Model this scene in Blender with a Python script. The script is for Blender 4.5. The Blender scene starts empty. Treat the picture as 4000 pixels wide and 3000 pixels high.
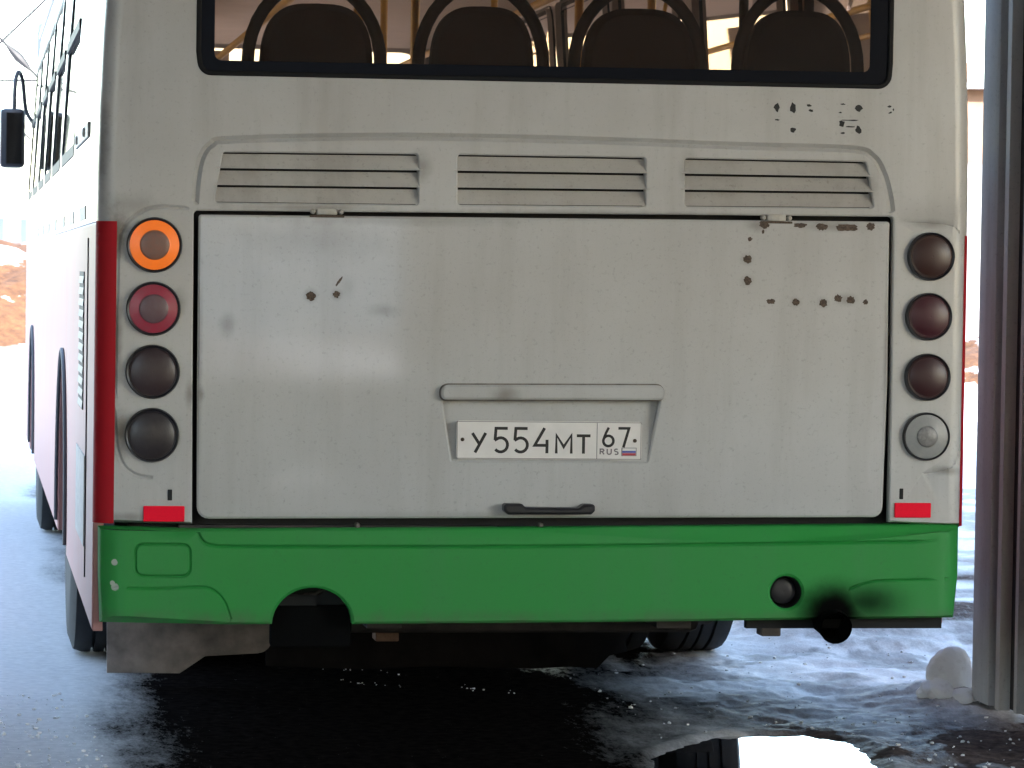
import bpy, bmesh, math, random
import numpy as np
from mathutils import Matrix, Vector
from mathutils.geometry import delaunay_2d_cdt

random.seed(7)
rng = np.random.default_rng(7)
S = bpy.context.scene
COL = S.collection

# ------------------------------------------------------------------ camera
# bus frame = world: X to the right, Y forward (the way the bus faces), Z up,
# the middle of the bus tail stands at the origin.  Pixels are those of the 4000 x 3000 photograph.
F_PX = 13500.0
CAM = np.array([-1.606, -9.622, 1.42])
fw = np.array([-2132.0, -472.0, F_PX]); fw /= np.linalg.norm(fw)
rt = np.array([1.0, 0.0103, (2132.0 + 472.0 * 0.0103) / F_PX]); rt /= np.linalg.norm(rt)
dn = np.cross(fw, rt); dn /= np.linalg.norm(dn)
if dn[1] < 0: dn = -dn
CM = np.array([rt, fw, -dn])
cam_d = bpy.data.cameras.new('camera'); cam = bpy.data.objects.new('camera', cam_d); COL.objects.link(cam)
ax, ay, az = CM @ np.array([1, 0, 0.]), -(CM @ np.array([0, 1., 0])), -(CM @ np.array([0, 0, 1.]))
cam.matrix_world = Matrix(((ax[0], ay[0], az[0], CAM[0]), (ax[1], ay[1], az[1], CAM[1]), (ax[2], ay[2], az[2], CAM[2]), (0, 0, 0, 1)))
cam_d.sensor_width = 36.0; cam_d.lens = F_PX / 4000 * 36.0
cam_d.clip_start = 0.1; cam_d.clip_end = 2000
cam_d.dof.use_dof = True; cam_d.dof.focus_distance = 9.75; cam_d.dof.aperture_fstop = 20.0
S.camera = cam

# ------------------------------------------------------------------ sky, sun, exposure
SUN_EL, SUN_AZ = math.radians(25), math.radians(160)      # azimuth clockwise from +Y: behind the camera, a little to the right
W = bpy.data.worlds.new('World'); S.world = W; W.use_nodes = True
nt = W.node_tree; bg = nt.nodes['Background']
sk = nt.nodes.new('ShaderNodeTexSky'); sk.sky_type = 'NISHITA'; sk.sun_disc = False
sk.sun_elevation = SUN_EL; sk.sun_rotation = SUN_AZ
sk.air_density = 1.0; sk.dust_density = 0.8; sk.ozone_density = 1.0
nt.links.new(sk.outputs[0], bg.inputs[0]); bg.inputs[1].default_value = 0.15
sl = bpy.data.lights.new('sun', 'SUN'); sl.energy = 3.0; sl.angle = math.radians(0.5); sl.color = (1.0, 0.96, 0.91)
so = bpy.data.objects.new('sun', sl); COL.objects.link(so)
sd = Vector((math.sin(SUN_AZ) * math.cos(SUN_EL), math.cos(SUN_AZ) * math.cos(SUN_EL), math.sin(SUN_EL)))
so.rotation_euler = sd.to_track_quat('Z', 'Y').to_euler()
S.view_settings.view_transform = 'Standard'; S.view_settings.look = 'None'
S.view_settings.gamma = 1.0; S.view_settings.use_curve_mapping = False
S.view_settings.exposure = 3.1
S.cycles.max_bounces = 8; S.cycles.diffuse_bounces = 5; S.cycles.glossy_bounces = 4; S.cycles.transparent_max_bounces = 12
S.cycles.caustics_reflective = False; S.cycles.caustics_refractive = False

# ------------------------------------------------------------------ pixel -> place helpers
def ray(px, py): return CM @ np.array([px - 2000.0, py - 1500.0, F_PX])
def P(px, py, Y=0.0):                       # point of the plane Y = const
    d = ray(px, py); return CAM + (Y - CAM[1]) / d[1] * d
def G(px, py, Z=0.0):                       # point of the ground
    d = ray(px, py); return CAM + (Z - CAM[2]) / d[2] * d
def XZ(pts, Y=0.0): return [(float(p[0]), float(p[2])) for p in (P(a, b, Y) for a, b in pts)]
def zy(py, px=2000): return float(P(px, py)[2])

# ------------------------------------------------------------------ object helpers
def link(name, me, parent=None, mats=(), loc=None, label=None, cat=None, group=None, kind=None):
    o = bpy.data.objects.new(name, me); COL.objects.link(o)
    for m in mats: me.materials.append(m)
    tag(o, label, cat, group, kind)
    if parent is not None: o.parent = parent
    if loc is not None: o.location = loc
    return o
def tag(o, label=None, cat=None, group=None, kind=None):
    if label: o['label'] = label
    if cat: o['category'] = cat
    if group: o['group'] = group
    if kind: o['kind'] = kind
    return o
def empty(name, label, cat, loc=(0, 0, 0), group=None):
    o = bpy.data.objects.new(name, None); COL.objects.link(o); o.location = loc; o.empty_display_size = 0.2
    return tag(o, label, cat, group)
def mesh(name, v, f, smooth=None, mi=None):
    me = bpy.data.meshes.new(name); me.from_pydata([tuple(map(float, p)) for p in v], [], f)
    if mi is not None:
        me.materials.append(None); me.materials.append(None); me.polygons.foreach_set('material_index', mi); me.materials.clear()
    bm = bmesh.new(); bm.from_mesh(me); bmesh.ops.recalc_face_normals(bm, faces=bm.faces); bm.to_mesh(me); bm.free()
    if smooth:
        me.shade_smooth(); me.set_sharp_from_angle(angle=math.radians(smooth))
    me.update(); return me
class MB:
    def __init__(s): s.v = []; s.f = []
    def add(s, v, f):
        n = len(s.v); s.v += [tuple(p) for p in v]; s.f += [tuple(i + n for i in q) for q in f]; return s
    def box(s, x0, x1, y0, y1, z0, z1, b=0.0):
        bm = bmesh.new(); bmesh.ops.create_cube(bm, size=1)
        for v in bm.verts: v.co = Vector(((x0 + x1) / 2 + v.co.x * (x1 - x0), (y0 + y1) / 2 + v.co.y * (y1 - y0), (z0 + z1) / 2 + v.co.z * (z1 - z0)))
        if b > 0: bmesh.ops.bevel(bm, geom=bm.edges[:], offset=b, segments=2, affect='EDGES', profile=0.5)
        bm.verts.index_update(); s.add([v.co[:] for v in bm.verts], [[v.index for v in f.verts] for f in bm.faces]); bm.free(); return s
    def tube(s, pts, r, seg=10, cap=True):
        pts = [Vector(p) for p in pts]; n = len(pts); rr = r if isinstance(r, (list, tuple)) else [r] * n
        vv = []; ff = []; up = None
        for i, p in enumerate(pts):
            t = (pts[min(i + 1, n - 1)] - pts[max(i - 1, 0)]).normalized()
            if up is None: up = t.orthogonal().normalized()
            up = (up - t * up.dot(t)).normalized(); w = t.cross(up)
            for k in range(seg):
                a = 2 * math.pi * k / seg; vv.append(p + (up * math.cos(a) + w * math.sin(a)) * rr[i])
        for i in range(n - 1):
            for k in range(seg):
                ff.append((i * seg + k, i * seg + (k + 1) % seg, (i + 1) * seg + (k + 1) % seg, (i + 1) * seg + k))
        if cap: ff += [tuple(range(seg))[::-1], tuple((n - 1) * seg + k for k in range(seg))]
        return s.add(vv, ff)
    def lathe(s, prof, axis='Y', seg=32, c=(0, 0, 0), cap=True):     # prof: (radius, along)
        vv = []; ff = []; n = len(prof)
        for r, h in prof:
            for k in range(seg):
                a = 2 * math.pi * k / seg; q = (r * math.cos(a), r * math.sin(a))
                p = (q[0], h, q[1]) if axis == 'Y' else ((h, q[0], q[1]) if axis == 'X' else (q[0], q[1], h))
                vv.append((p[0] + c[0], p[1] + c[1], p[2] + c[2]))
        for i in range(n - 1):
            for k in range(seg): ff.append((i * seg + k, i * seg + (k + 1) % seg, (i + 1) * seg + (k + 1) % seg, (i + 1) * seg + k))
        if cap: ff += [tuple(range(seg)), tuple((n - 1) * seg + k for k in range(seg))]
        return s.add(vv, ff)
    def prism(s, poly, y0, y1):                                       # outline in X,Z extruded along Y
        n = len(poly); s.add([(x, y0, z) for x, z in poly] + [(x, y1, z) for x, z in poly],
            [tuple(range(n)), tuple(range(n, 2 * n))] + [(i, (i + 1) % n, n + (i + 1) % n, n + i) for i in range(n)]); return s
    def build(s, name, mat, parent=None, smooth=None, **k): return link(name, mesh(name, s.v, s.f, smooth), parent, (mat,), **k)

def fillet(pts, rad, seg=6):                # rounded polygon
    n = len(pts); out = []
    for i in range(n):
        r = (rad[i] if i < len(rad) else 0) if isinstance(rad, (list, tuple)) else rad
        p, a, b = Vector(pts[i]), Vector(pts[i - 1]), Vector(pts[(i + 1) % n])
        if r <= 1e-6: out.append(tuple(p)); continue
        u, w = (a - p), (b - p); lu, lw = u.length, w.length; u /= lu; w /= lw
        ang = math.acos(max(-1, min(1, u.dot(w)))); 
        if ang > math.pi - 0.02: out.append(tuple(p)); continue
        t = min(r / math.tan(ang / 2), lu * 0.49, lw * 0.49); r2 = t * math.tan(ang / 2)
        c = p + (u + w).normalized() * (r2 / math.sin(ang / 2))
        s0 = p + u * t - c; s1 = p + w * t - c
        a0 = math.atan2(s0.y, s0.x); a1 = math.atan2(s1.y, s1.x); da = (a1 - a0 + math.pi) % (2 * math.pi) - math.pi
        for k in range(seg + 1):
            q = a0 + da * k / seg; out.append((c.x + r2 * math.cos(q), c.y + r2 * math.sin(q)))
    return out
def area2(p): return sum(p[i - 1][0] * p[i][1] - p[i][0] * p[i - 1][1] for i in range(len(p))) / 2
def ccw(p): return list(p) if area2(p) > 0 else list(p)[::-1]
def inset(poly, d, closed=True):            # shift to the left of the running direction (inwards for ccw)
    n = len(poly); out = []
    for i in range(n):
        p = Vector(poly[i])
        a = Vector(poly[i - 1]) if (closed or i > 0) else None
        b = Vector(poly[(i + 1) % n]) if (closed or i < n - 1) else None
        ns = []
        if a is not None and (p - a).length > 1e-9: e = (p - a).normalized(); ns.append(Vector((-e.y, e.x)))
        if b is not None and (b - p).length > 1e-9: e = (b - p).normalized(); ns.append(Vector((-e.y, e.x)))
        m = sum(ns, Vector((0, 0)))
        m = m.normalized() if m.length > 1e-6 else ns[0]
        k = 1 / max(0.5, m.dot(ns[0])); q = p + m * d * k; out.append((q.x, q.y))
    return out
def smoothline(pts, n=6):                   # Catmull-Rom through the points
    out = []; P_ = [pts[0]] + list(pts) + [pts[-1]]
    for i in range(1, len(P_) - 2):
        a, b, c, d = [np.array(q, float) for q in P_[i - 1:i + 3]]
        for k in range(n):
            t = k / n; out.append(tuple(0.5 * ((2 * b) + (c - a) * t + (2 * a - 5 * b + 4 * c - d) * t * t + (3 * b - a - 3 * c + d) * t ** 3)))
    return out + [tuple(pts[-1])]
def groove(line, w, d, closed=False):
    if closed: line = ccw(line)
    a, b = inset(line, w / 2, closed), inset(line, -w / 2, closed)
    return [(a, 0.0, closed), (line, d, closed), (b, 0.0, closed)]
def inside(c, poly):
    x, y = c[:, 0], c[:, 1]; r = np.zeros(len(c), bool)
    for i in range(len(poly)):
        (x0, y0), (x1, y1) = poly[i - 1], poly[i]
        if y0 == y1: continue
        r ^= ((y0 > y) != (y1 > y)) & (x < (x1 - x0) * (y - y0) / (y1 - y0) + x0)
    return r
def panel(name, outer, holes, mapf, thick, bevel, extra=(), mat_groove=False):
    """sheet in (u, v) with holes; mapf(u, v, depth) places it; edges bevelled and turned back by thick; extra: lines pressed in"""
    rings = [ccw(outer)] + [ccw(h)[::-1] for h in holes]
    vs = []; es = []; dep = []
    def ring(r, d, closed=True):
        n0 = len(vs); vs.extend(Vector(p) for p in r); dep.extend([d] * len(r) if closed or not d else [0.0] + [d] * (len(r) - 2) + [0.0])
        es.extend((n0 + i, n0 + i + 1) for i in range(len(r) - 1))
        if closed: es.append((n0 + len(r) - 1, n0))
        return list(range(n0, n0 + len(r)))
    fr = [ring(inset(r, bevel), 0.0) for r in rings]
    for l, d, c in extra: ring(l, d, c)
    cv, ce, cf, ov, oe, of = delaunay_2d_cdt(vs, es, [], 0, 1e-6)
    rin = [inset(r, bevel) for r in rings]
    cen = np.array([[sum(cv[i].x for i in f) / 3, sum(cv[i].y for i in f) / 3] for f in cf])
    keep = inside(cen, rin[0])
    for h in rin[1:]: keep &= ~inside(cen, h)
    cf = [f for f, k in zip(cf, keep) if k]
    remap = {}
    for i, o in enumerate(ov):
        for q in o: remap[q] = i
    V = []; D = []
    for i, p in enumerate(cv):
        d = max([dep[q] for q in ov[i]], default=0.0); D.append(d); V.append(mapf(p.x, p.y, d))
    Fc = [tuple(f) for f in cf]; MI = [1 if (mat_groove and any(D[q] > 0 for q in f)) else 0 for f in Fc]
    for r, idx in zip(rings, fr):
        n = len(r); a = len(V); V += [mapf(u, v, bevel * 0.7) for u, v in r]; b = len(V); V += [mapf(u, v, thick) for u, v in r]
        for i in range(n):
            j = (i + 1) % n; Fc += [(remap[idx[i]], remap[idx[j]], a + j, a + i), (a + i, a + j, b + j, b + i)]; MI += [0, 0]
    return mesh(name, V, Fc, 32, MI)
def ngon(cx, cy, r, n=40, a0=0.0): return [(cx + r * math.cos(a0 + 2 * math.pi * k / n), cy + r * math.sin(a0 + 2 * math.pi * k / n)) for k in range(n)]

# ------------------------------------------------------------------ materials
class NT:
    def __init__(s, name):
        s.m = bpy.data.materials.new(name); s.m.use_nodes = True; s.t = s.m.node_tree; s.b = s.t.nodes['Principled BSDF']
        s.tc = s.t.nodes.new('ShaderNodeTexCoord')
    def n(s, typ, **k):
        x = s.t.nodes.new(typ)
        for a, v in k.items(): setattr(x, a, v)
        return x
    def l(s, a, b): s.t.links.new(a, b)
    def noise(s, scale, detail=4, rough=0.6, vec=(1, 1, 1), off=(0, 0, 0), dist=0.0):
        mp = s.n('ShaderNodeMapping'); mp.inputs['Scale'].default_value = vec; mp.inputs['Location'].default_value = off
        s.l(s.tc.outputs['Object'], mp.inputs[0]); x = s.n('ShaderNodeTexNoise'); x.inputs['Scale'].default_value = scale
        x.inputs['Detail'].default_value = detail; x.inputs['Roughness'].default_value = rough; x.inputs['Distortion'].default_value = dist
        s.l(mp.outputs[0], x.inputs['Vector']); return x.outputs['Fac']
    def ramp(s, fac, a, b, c0=(0, 0, 0, 1), c1=(1, 1, 1, 1)):
        x = s.n('ShaderNodeValToRGB'); e = x.color_ramp.elements; e[0].position = a; e[1].position = b; e[0].color = c0; e[1].color = c1
        s.l(fac, x.inputs[0]); return x.outputs[0]
    def mix(s, fac, a, b, mode='MIX'):
        x = s.n('ShaderNodeMix', data_type='RGBA', blend_type=mode)
        if isinstance(fac, (int, float)): x.inputs[0].default_value = fac
        else: s.l(fac, x.inputs[0])
        for i, c in ((6, a), (7, b)):
            if isinstance(c, tuple): x.inputs[i].default_value = (*c[:3], 1)
            else: s.l(c, x.inputs[i])
        return x.outputs[2]
    def math(s, op, a, b=None, c=None, clamp=False):
        x = s.n('ShaderNodeMath', operation=op, use_clamp=clamp)
        for i, q in enumerate((a, b, c)):
            if q is None: continue
            if isinstance(q, (int, float)): x.inputs[i].default_value = q
            else: s.l(q, x.inputs[i])
        return x.outputs[0]
    def blob(s, c, rad, soft=0.5, wob=0.0, wscale=8.0):     # 1 inside an ellipsoid round c, fading out; c and rad in metres, bus frame
        mp = s.n('ShaderNodeVectorMath', operation='SUBTRACT'); s.l(s.tc.outputs['Object'], mp.inputs[0]); mp.inputs[1].default_value = c
        dv = s.n('ShaderNodeVectorMath', operation='DIVIDE'); s.l(mp.outputs[0], dv.inputs[0]); dv.inputs[1].default_value = rad
        ln = s.n('ShaderNodeVectorMath', operation='LENGTH'); s.l(dv.outputs[0], ln.inputs[0]); d = ln.outputs['Value']
        if wob: d = s.math('ADD', d, s.math('MULTIPLY', s.math('SUBTRACT', s.noise(wscale), 0.5), wob))
        mr = s.n('ShaderNodeMapRange', interpolation_type='SMOOTHSTEP'); s.l(d, mr.inputs[0])
        mr.inputs[1].default_value = 1.0; mr.inputs[2].default_value = 1.0 - soft; mr.inputs[3].default_value = 0; mr.inputs[4].default_value = 1
        return mr.outputs[0]
    def bump(s, h, strength=0.2, dist=0.01):
        x = s.n('ShaderNodeBump'); x.inputs['Strength'].default_value = strength; x.inputs['Distance'].default_value = dist
        s.l(h, x.inputs['Height']); s.l(x.outputs[0], s.b.inputs['Normal'])
    def set(s, col=None, rough=None, **k):
        if col is not None:
            if isinstance(col, tuple): s.b.inputs['Base Color'].default_value = (*col[:3], 1)
            else: s.l(col, s.b.inputs['Base Color'])
        if rough is not None:
            if isinstance(rough, (int, float)): s.b.inputs['Roughness'].default_value = rough
            else: s.l(rough, s.b.inputs['Roughness'])
        for a, v in k.items():
            q = s.b.inputs[a.replace('_', ' ')]
            if hasattr(v, 'is_linked') or not isinstance(v, (int, float, tuple)): s.l(v, q)
            else: q.default_value = v
        return s.m
def plain(name, col, rough=0.5, var=0.12, scale=20, **k):
    t = NT(name); n = t.noise(scale, 5); c = t.mix(t.ramp(n, 0.3, 0.7), tuple(x * (1 - var) for x in col), tuple(min(1, x * (1 + var)) for x in col))
    return t.set(c, rough, **k)

def paint_mat(name, col, dirt, amount=0.5, rough=0.42, coat=0.25):
    t = NT(name)
    big = t.ramp(t.noise(1.7, 5, 0.6), 0.35, 0.75)
    streak = t.ramp(t.noise(1.0, 6, 0.65, vec=(9, 9, 0.9)), 0.48, 0.8)
    fine = t.ramp(t.noise(85, 3, 0.7), 0.58, 0.78)
    spk = t.ramp(t.noise(330, 2, 0.5), 0.66, 0.74)
    c = t.mix(t.math('MULTIPLY', big, 0.55 * amount), col, dirt)
    c = t.mix(t.math('MULTIPLY', streak, 0.6 * amount), c, dirt)
    c = t.mix(t.math('MULTIPLY', fine, 0.5 * amount), c, tuple(x * 0.6 for x in dirt))
    c = t.mix(t.math('MULTIPLY', spk, 0.3 * amount), c, tuple(x * 0.4 for x in dirt))
    t.bump(t.noise(3.2, 3), 0.10, 0.004)
    return t, c, t.math('ADD', t.math('MULTIPLY', t.noise(14, 5), 0.22), rough - 0.1), coat
def fin(p): t, c, r, coat = p; return t.set(c, r, Coat_Weight=coat, Coat_Roughness=0.22)
CREAM = (0.49, 0.485, 0.475); GRIME = (0.20, 0.175, 0.15)

M = {}
p = paint_mat('dirty white paint', CREAM, (0.30, 0.275, 0.245), 0.85)
t, c = p[0], p[1]
for px, py, rx, ry, k in ((455, 920, .055, .11, 1.0), (470, 1690, .05, .09, 1.0), (742, 1540, .02, .06, .6), (700, 1180, .03, .05, .4), (460, 1320, .02, .2, .7), (3640, 875, .08, .02, .5), (3700, 1840, .06, .02, .6), (2540, 840, .9, .015, .35), (1200, 810, .3, .015, .5), (500, 2020, .12, .02, .5), (520, 800, .12, .05, .35), (1640, 650, .05, .06, .5), (870, 760, .05, .05, .35), (400, 560, .03, .2, .6), (2690, 660, .04, .07, .4), (3390, 730, .05, .06, .4)):
    q = P(px, py); c = t.mix(t.math('MULTIPLY', t.blob((q[0], 0, q[2]), (rx, .3, ry), 1.0, 0.9, 22), k), c, (0.13, 0.11, 0.09))
M['white'] = fin((t, c, p[2], 0.2))
p = paint_mat('hatch paint', (0.485, 0.48, 0.47), (0.35, 0.33, 0.305), 0.95, 0.45)
t, c = p[0], p[1]
for px, py, rx, ry, k in ((1250, 930, .32, .10, .28), (890, 1270, .035, .05, .5), (1500, 1215, .07, .03, .4), (1360, 1120, .03, .05, .2), (1975, 1540, .06, .035, .75), (2300, 2050, .12, .03, .4), (2960, 880, .05, .025, .6), (785, 1540, .015, .03, .7), (1500, 860, .5, .025, .35), (3250, 886, .13, .022, .55), (2100, 2015, 1.0, .02, .3), (780, 1400, .012, .4, .45), (3460, 1400, .012, .4, .5), (1214, 1156, .028, .026, .5), (1314, 1150, .024, .022, .5), (2920, 1012, .028, .025, .45), (2920, 1096, .028, .025, .45), (3108, 1180, .024, .022, .45), (3215, 1183, .028, .025, .45), (3300, 1170, .05, .026, .45)):
    q = P(px, py); c = t.mix(t.math('MULTIPLY', t.blob((q[0], 0, q[2]), (rx, .3, ry), 1.0, 0.8, 16), k), c, (0.17, 0.15, 0.125))
M['hatch'] = t.set(c, p[2], Coat_Weight=1.0, Coat_Roughness=0.05)
p_ = paint_mat('grimy slat paint', (0.49, 0.47, 0.44), (0.22, 0.18, 0.15), 0.9); M['slat'] = fin((p_[0], p_[1], p_[2], 0.1))
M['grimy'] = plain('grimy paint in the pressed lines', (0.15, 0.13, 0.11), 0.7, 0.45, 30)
p = paint_mat('green bumper paint', (0.021, 0.265, 0.045), (0.055, 0.23, 0.075), 0.75, 0.5)
t, c = p[0], p[1]
for px, py, r in ((446, 2194, .010), (448, 2290, .012), (438, 2275, .008)):
    q = P(px, py); c = t.mix(t.blob((q[0], 0, q[2]), (r, .3, r), .3, .5, 60), c, (0.45, 0.5, 0.42))
edge = t.n('ShaderNodeSeparateXYZ'); t.l(t.tc.outputs['Object'], edge.inputs[0])
mud = t.math('MULTIPLY', t.math('SUBTRACT', 0.475, edge.outputs['Z']), 18, clamp=True)
mud = t.math('MULTIPLY', mud, t.ramp(t.noise(18, 6), .3, .7)); c = t.mix(t.math('MULTIPLY', mud, .8), c, (0.10, 0.085, 0.07))
q = P(3262, 2400); sa = t.blob((q[0] - .01, 0, q[2] + .005), (.165, .3, .125), .75, .35, 9)
q = P(3370, 2350); sb = t.math('MULTIPLY', t.blob((q[0], 0, q[2]), (.19, .3, .085), 1.0, .3, 9), .9); soot = t.math('MAXIMUM', sa, sb)
c = t.mix(soot, c, (0.0012, 0.0014, 0.0012))
M['green'] = t.set(c, p[2], Specular_IOR_Level=t.math('MULTIPLY_ADD', soot, -.28, .3))
M['greengroove'] = plain('dark green in the bumper crease', (0.008, 0.05, 0.012), 0.7, 0.4, 30)  # darker green on the bumper's pressed lines
p = paint_mat('red stripe paint', (0.40, 0.008, 0.016), (0.24, 0.02, 0.02), 0.5, 0.6); M['red'] = p[0].set(p[1], 0.6, Specular_IOR_Level=0.15)
p = paint_mat('side paint red washed by glare', (0.40, 0.18, 0.165), (0.36, 0.24, 0.22), 0.7, 0.3); M['sidered'] = p[0].set(p[1], 0.5, Specular_IOR_Level=0.25)  # red paled to pink for bright reflections washing along the side
p = paint_mat('side paint white', (0.62, 0.61, 0.59), (0.40, 0.38, 0.36), 0.5, 0.3); M['sidewhite'] = fin((p[0], p[1], p[2], 0.7))
M['black'] = plain('black rubber', (0.005, 0.005, 0.006), 0.6, Specular_IOR_Level=0.2)
M['void'] = plain('black painted inner frame', (0.008, 0.008, 0.008), 0.8)
M['plastic'] = plain('black plastic', (0.016, 0.015, 0.018), 0.38, 0.2, 60)
M['tyre'] = plain('tyre rubber', (0.010, 0.0095, 0.0095), 0.8, 0.3, 40)
M['rim'] = plain('dirty steel rim', (0.28, 0.26, 0.25), 0.55, 0.3, 30)
M['flap'] = plain('muddy rubber flap', (0.22, 0.185, 0.165), 0.85, 0.45, 9)
M['archlip'] = plain('glare-greyed rubber lip', (0.07, 0.07, 0.08), 0.7)  # rubber greyed to stand for glare over the arches
M['light_blocker'] = plain('black rubber apron', (0.010, 0.008, 0.007), 0.9, 0.5, 9, Specular_IOR_Level=0.15)
M['under'] = plain('oily underbody steel', (0.035, 0.028, 0.024), 0.7, 0.5, 12)
M['rusty'] = plain('rusty steel', (0.14, 0.075, 0.045), 0.75, 0.4, 25)
M['pipe'] = plain('sooty pipe and recess black', (0.004, 0.004, 0.004), 0.9, Specular_IOR_Level=0.05)
M['frit'] = plain('black glass border', (0.005, 0.006, 0.010), 0.25, 0.1, 5, Specular_IOR_Level=0.15)
M['plate'] = plain('white number plate', (0.74, 0.70, 0.67), 0.45, 0.06, 12)
M['ink'] = plain('black plate ink', (0.014, 0.012, 0.012), 0.5)
M['greyink'] = plain('grey plate ink', (0.17, 0.15, 0.15), 0.5)
M['blue'] = plain('blue plate ink', (0.08, 0.10, 0.40), 0.5)
M['flagred'] = plain('red plate ink', (0.45, 0.05, 0.07), 0.5)
M['reflector'] = plain('red reflector plastic', (0.95, 0.008, 0.035), 0.5, 0.03, 160, Specular_IOR_Level=0.1)
M['rustspot'] = plain('rust chip', (0.085, 0.06, 0.045), 0.9, 0.5, 200)
M['residue'] = plain('black sticker residue', (0.014, 0.013, 0.013), 0.7, 0.5, 150)
M['hinge'] = plain('cream hinge paint', (0.42, 0.395, 0.355), 0.5, 0.15, 60)
M['seat'] = plain('dark seat fabric', (0.004, 0.003, 0.003), 0.85, 0.25, 40)
M['tub'] = plain('cream cabin lining', (0.80, 0.72, 0.64), 0.55, 0.06, 4)
M['pole'] = plain('yellow handrail', (0.70, 0.42, 0.06), 0.35)
M['concrete'] = plain('pale plaster', (0.42, 0.39, 0.36), 0.85, 0.12, 1.5)
M['whitewash'] = plain('whitewash', (0.74, 0.72, 0.70), 0.85, 0.05, 1)
M['roofslab'] = plain('concrete slab', (0.42, 0.40, 0.37), 0.85, 0.12, 1.5)
M['brick'] = plain('tan brick', (0.18, 0.115, 0.08), 0.85, 0.25, 3)
t = NT('crusty snow'); n_ = t.noise(45, 6, .7); t.bump(n_, .6, .01); M['snowmat'] = t.set(t.mix(t.ramp(t.noise(14, 5, .7), .55, .8), (0.88, 0.87, 0.86), (0.60, 0.55, 0.52)), 0.85, Specular_IOR_Level=0.1)
M['bluefence'] = plain('pale blue sheet metal', (0.075, 0.095, 0.12), 0.45, 0.12, 3)
M['whiteboard'] = plain('grey white fence boards', (0.24, 0.235, 0.24), 0.7, 0.10, 5)
M['wire'] = plain('wire', (0.012, 0.012, 0.014), 0.6)
M['wood'] = plain('wet dark wood', (0.028, 0.019, 0.019), 0.6, 0.4, 25)

def glass(name, tint, gloss_rough=0.02, ior=1.5):
    t = NT(name); t.t.nodes.remove(t.b); o = t.t.nodes['Material Output']
    tr = t.n('ShaderNodeBsdfTransparent'); tr.inputs[0].default_value = (*tint, 1)
    gl = t.n('ShaderNodeBsdfGlossy'); gl.inputs['Roughness'].default_value = gloss_rough
    fr = t.n('ShaderNodeFresnel'); fr.inputs[0].default_value = ior; mx = t.n('ShaderNodeMixShader')
    t.l(fr.outputs[0], mx.inputs[0]); t.l(tr.outputs[0], mx.inputs[1]); t.l(gl.outputs[0], mx.inputs[2]); t.l(mx.outputs[0], o.inputs[0]); return t.m
M['bronze'] = glass('bronze tinted pane', (0.80, 0.62, 0.51), 0.04)
M['pane'] = glass('clear side pane', (0.80, 0.82, 0.82))
M['mirrorglass'] = NT('mirror glass').set((0.05, 0.05, 0.055), 0.05, Metallic=1.0)

def lens_mat(name, col, dust, dustamt, glow=None):
    t = NT(name); n = t.ramp(t.noise(60, 5, 0.7), 0.35, 0.7)
    sp = t.n('ShaderNodeSeparateXYZ'); t.l(t.tc.outputs['Object'], sp.inputs[0])
    c = t.mix(t.math('MULTIPLY', n, dustamt), col, dust)
    t.bump(t.noise(40, 2), 0.1, 0.002)
    k = dict(Coat_Weight=0.15, Coat_Roughness=0.3)
    m = t.set(c, 0.42, **k)
    if glow: t.b.inputs['Emission Color'].default_value = (*glow[0], 1); t.b.inputs['Emission Strength'].default_value = glow[1]
    return m
DUST = (0.11, 0.085, 0.085)
M['amber'] = lens_mat('lit amber lens', (0.62, 0.13, 0.012), DUST, 0.15, ((1.0, 0.19, 0.010), 0.055))
M['ambercap'] = lens_mat('dusty amber lens cap', (0.24, 0.105, 0.07), (0.17, 0.115, 0.10), 0.7)
M['redlens'] = lens_mat('red lens', (0.26, 0.018, 0.045), DUST, 0.35, ((1.0, 0.03, 0.08), 0.005))
M['redcap'] = lens_mat('dusty red lens cap', (0.12, 0.060, 0.07), (0.13, 0.085, 0.095), 0.9)
M['darkred'] = lens_mat('dark dusty red lens', (0.030, 0.014, 0.017), (0.042, 0.028, 0.031), 0.7)
M['dark'] = lens_mat('dark dusty lens', (0.018, 0.013, 0.016), (0.034, 0.026, 0.029), 0.7)
M['brown'] = lens_mat('dull brown amber lens', (0.034, 0.007, 0.004), (0.030, 0.012, 0.010), 0.6)
M['wine'] = lens_mat('dull wine red lens', (0.050, 0.003, 0.010), (0.036, 0.008, 0.012), 0.5)
M['winecap'] = lens_mat('dull wine red lens cap', (0.032, 0.003, 0.006), (0.026, 0.008, 0.010), 0.6)
M['clear'] = lens_mat('cloudy clear lens', (0.24, 0.245, 0.245), (0.32, 0.31, 0.30), 0.6)
M['clearcap'] = lens_mat('cloudy clear lens middle', (0.15, 0.145, 0.145), (0.42, 0.40, 0.39), 0.5)

# ------------------------------------------------------------------ noise for the ground
def vnoise(x, y, seed):
    r = np.random.default_rng(seed); T = r.random((256, 256)); xi = np.floor(x).astype(int); yi = np.floor(y).astype(int)
    fx = x - xi; fy = y - yi; fx = fx * fx * (3 - 2 * fx); fy = fy * fy * (3 - 2 * fy); a = lambda i, j: T[i & 255, j & 255]
    return (a(xi, yi) * (1 - fx) + a(xi + 1, yi) * fx) * (1 - fy) + (a(xi, yi + 1) * (1 - fx) + a(xi + 1, yi + 1) * fx) * fy
def fbm(x, y, sc, oct_=4, seed=1):
    s = 0; a = 1; n = 0
    for o in range(oct_): s = s + a * vnoise(x * sc * 2 ** o + 17.3 * o, y * sc * 2 ** o - 9.1 * o, seed + o); n += a; a *= 0.55
    return s / n
def sstep(a, b, x): t = np.clip((x - a) / (b - a), 0, 1); return t * t * (3 - 2 * t)
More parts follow.
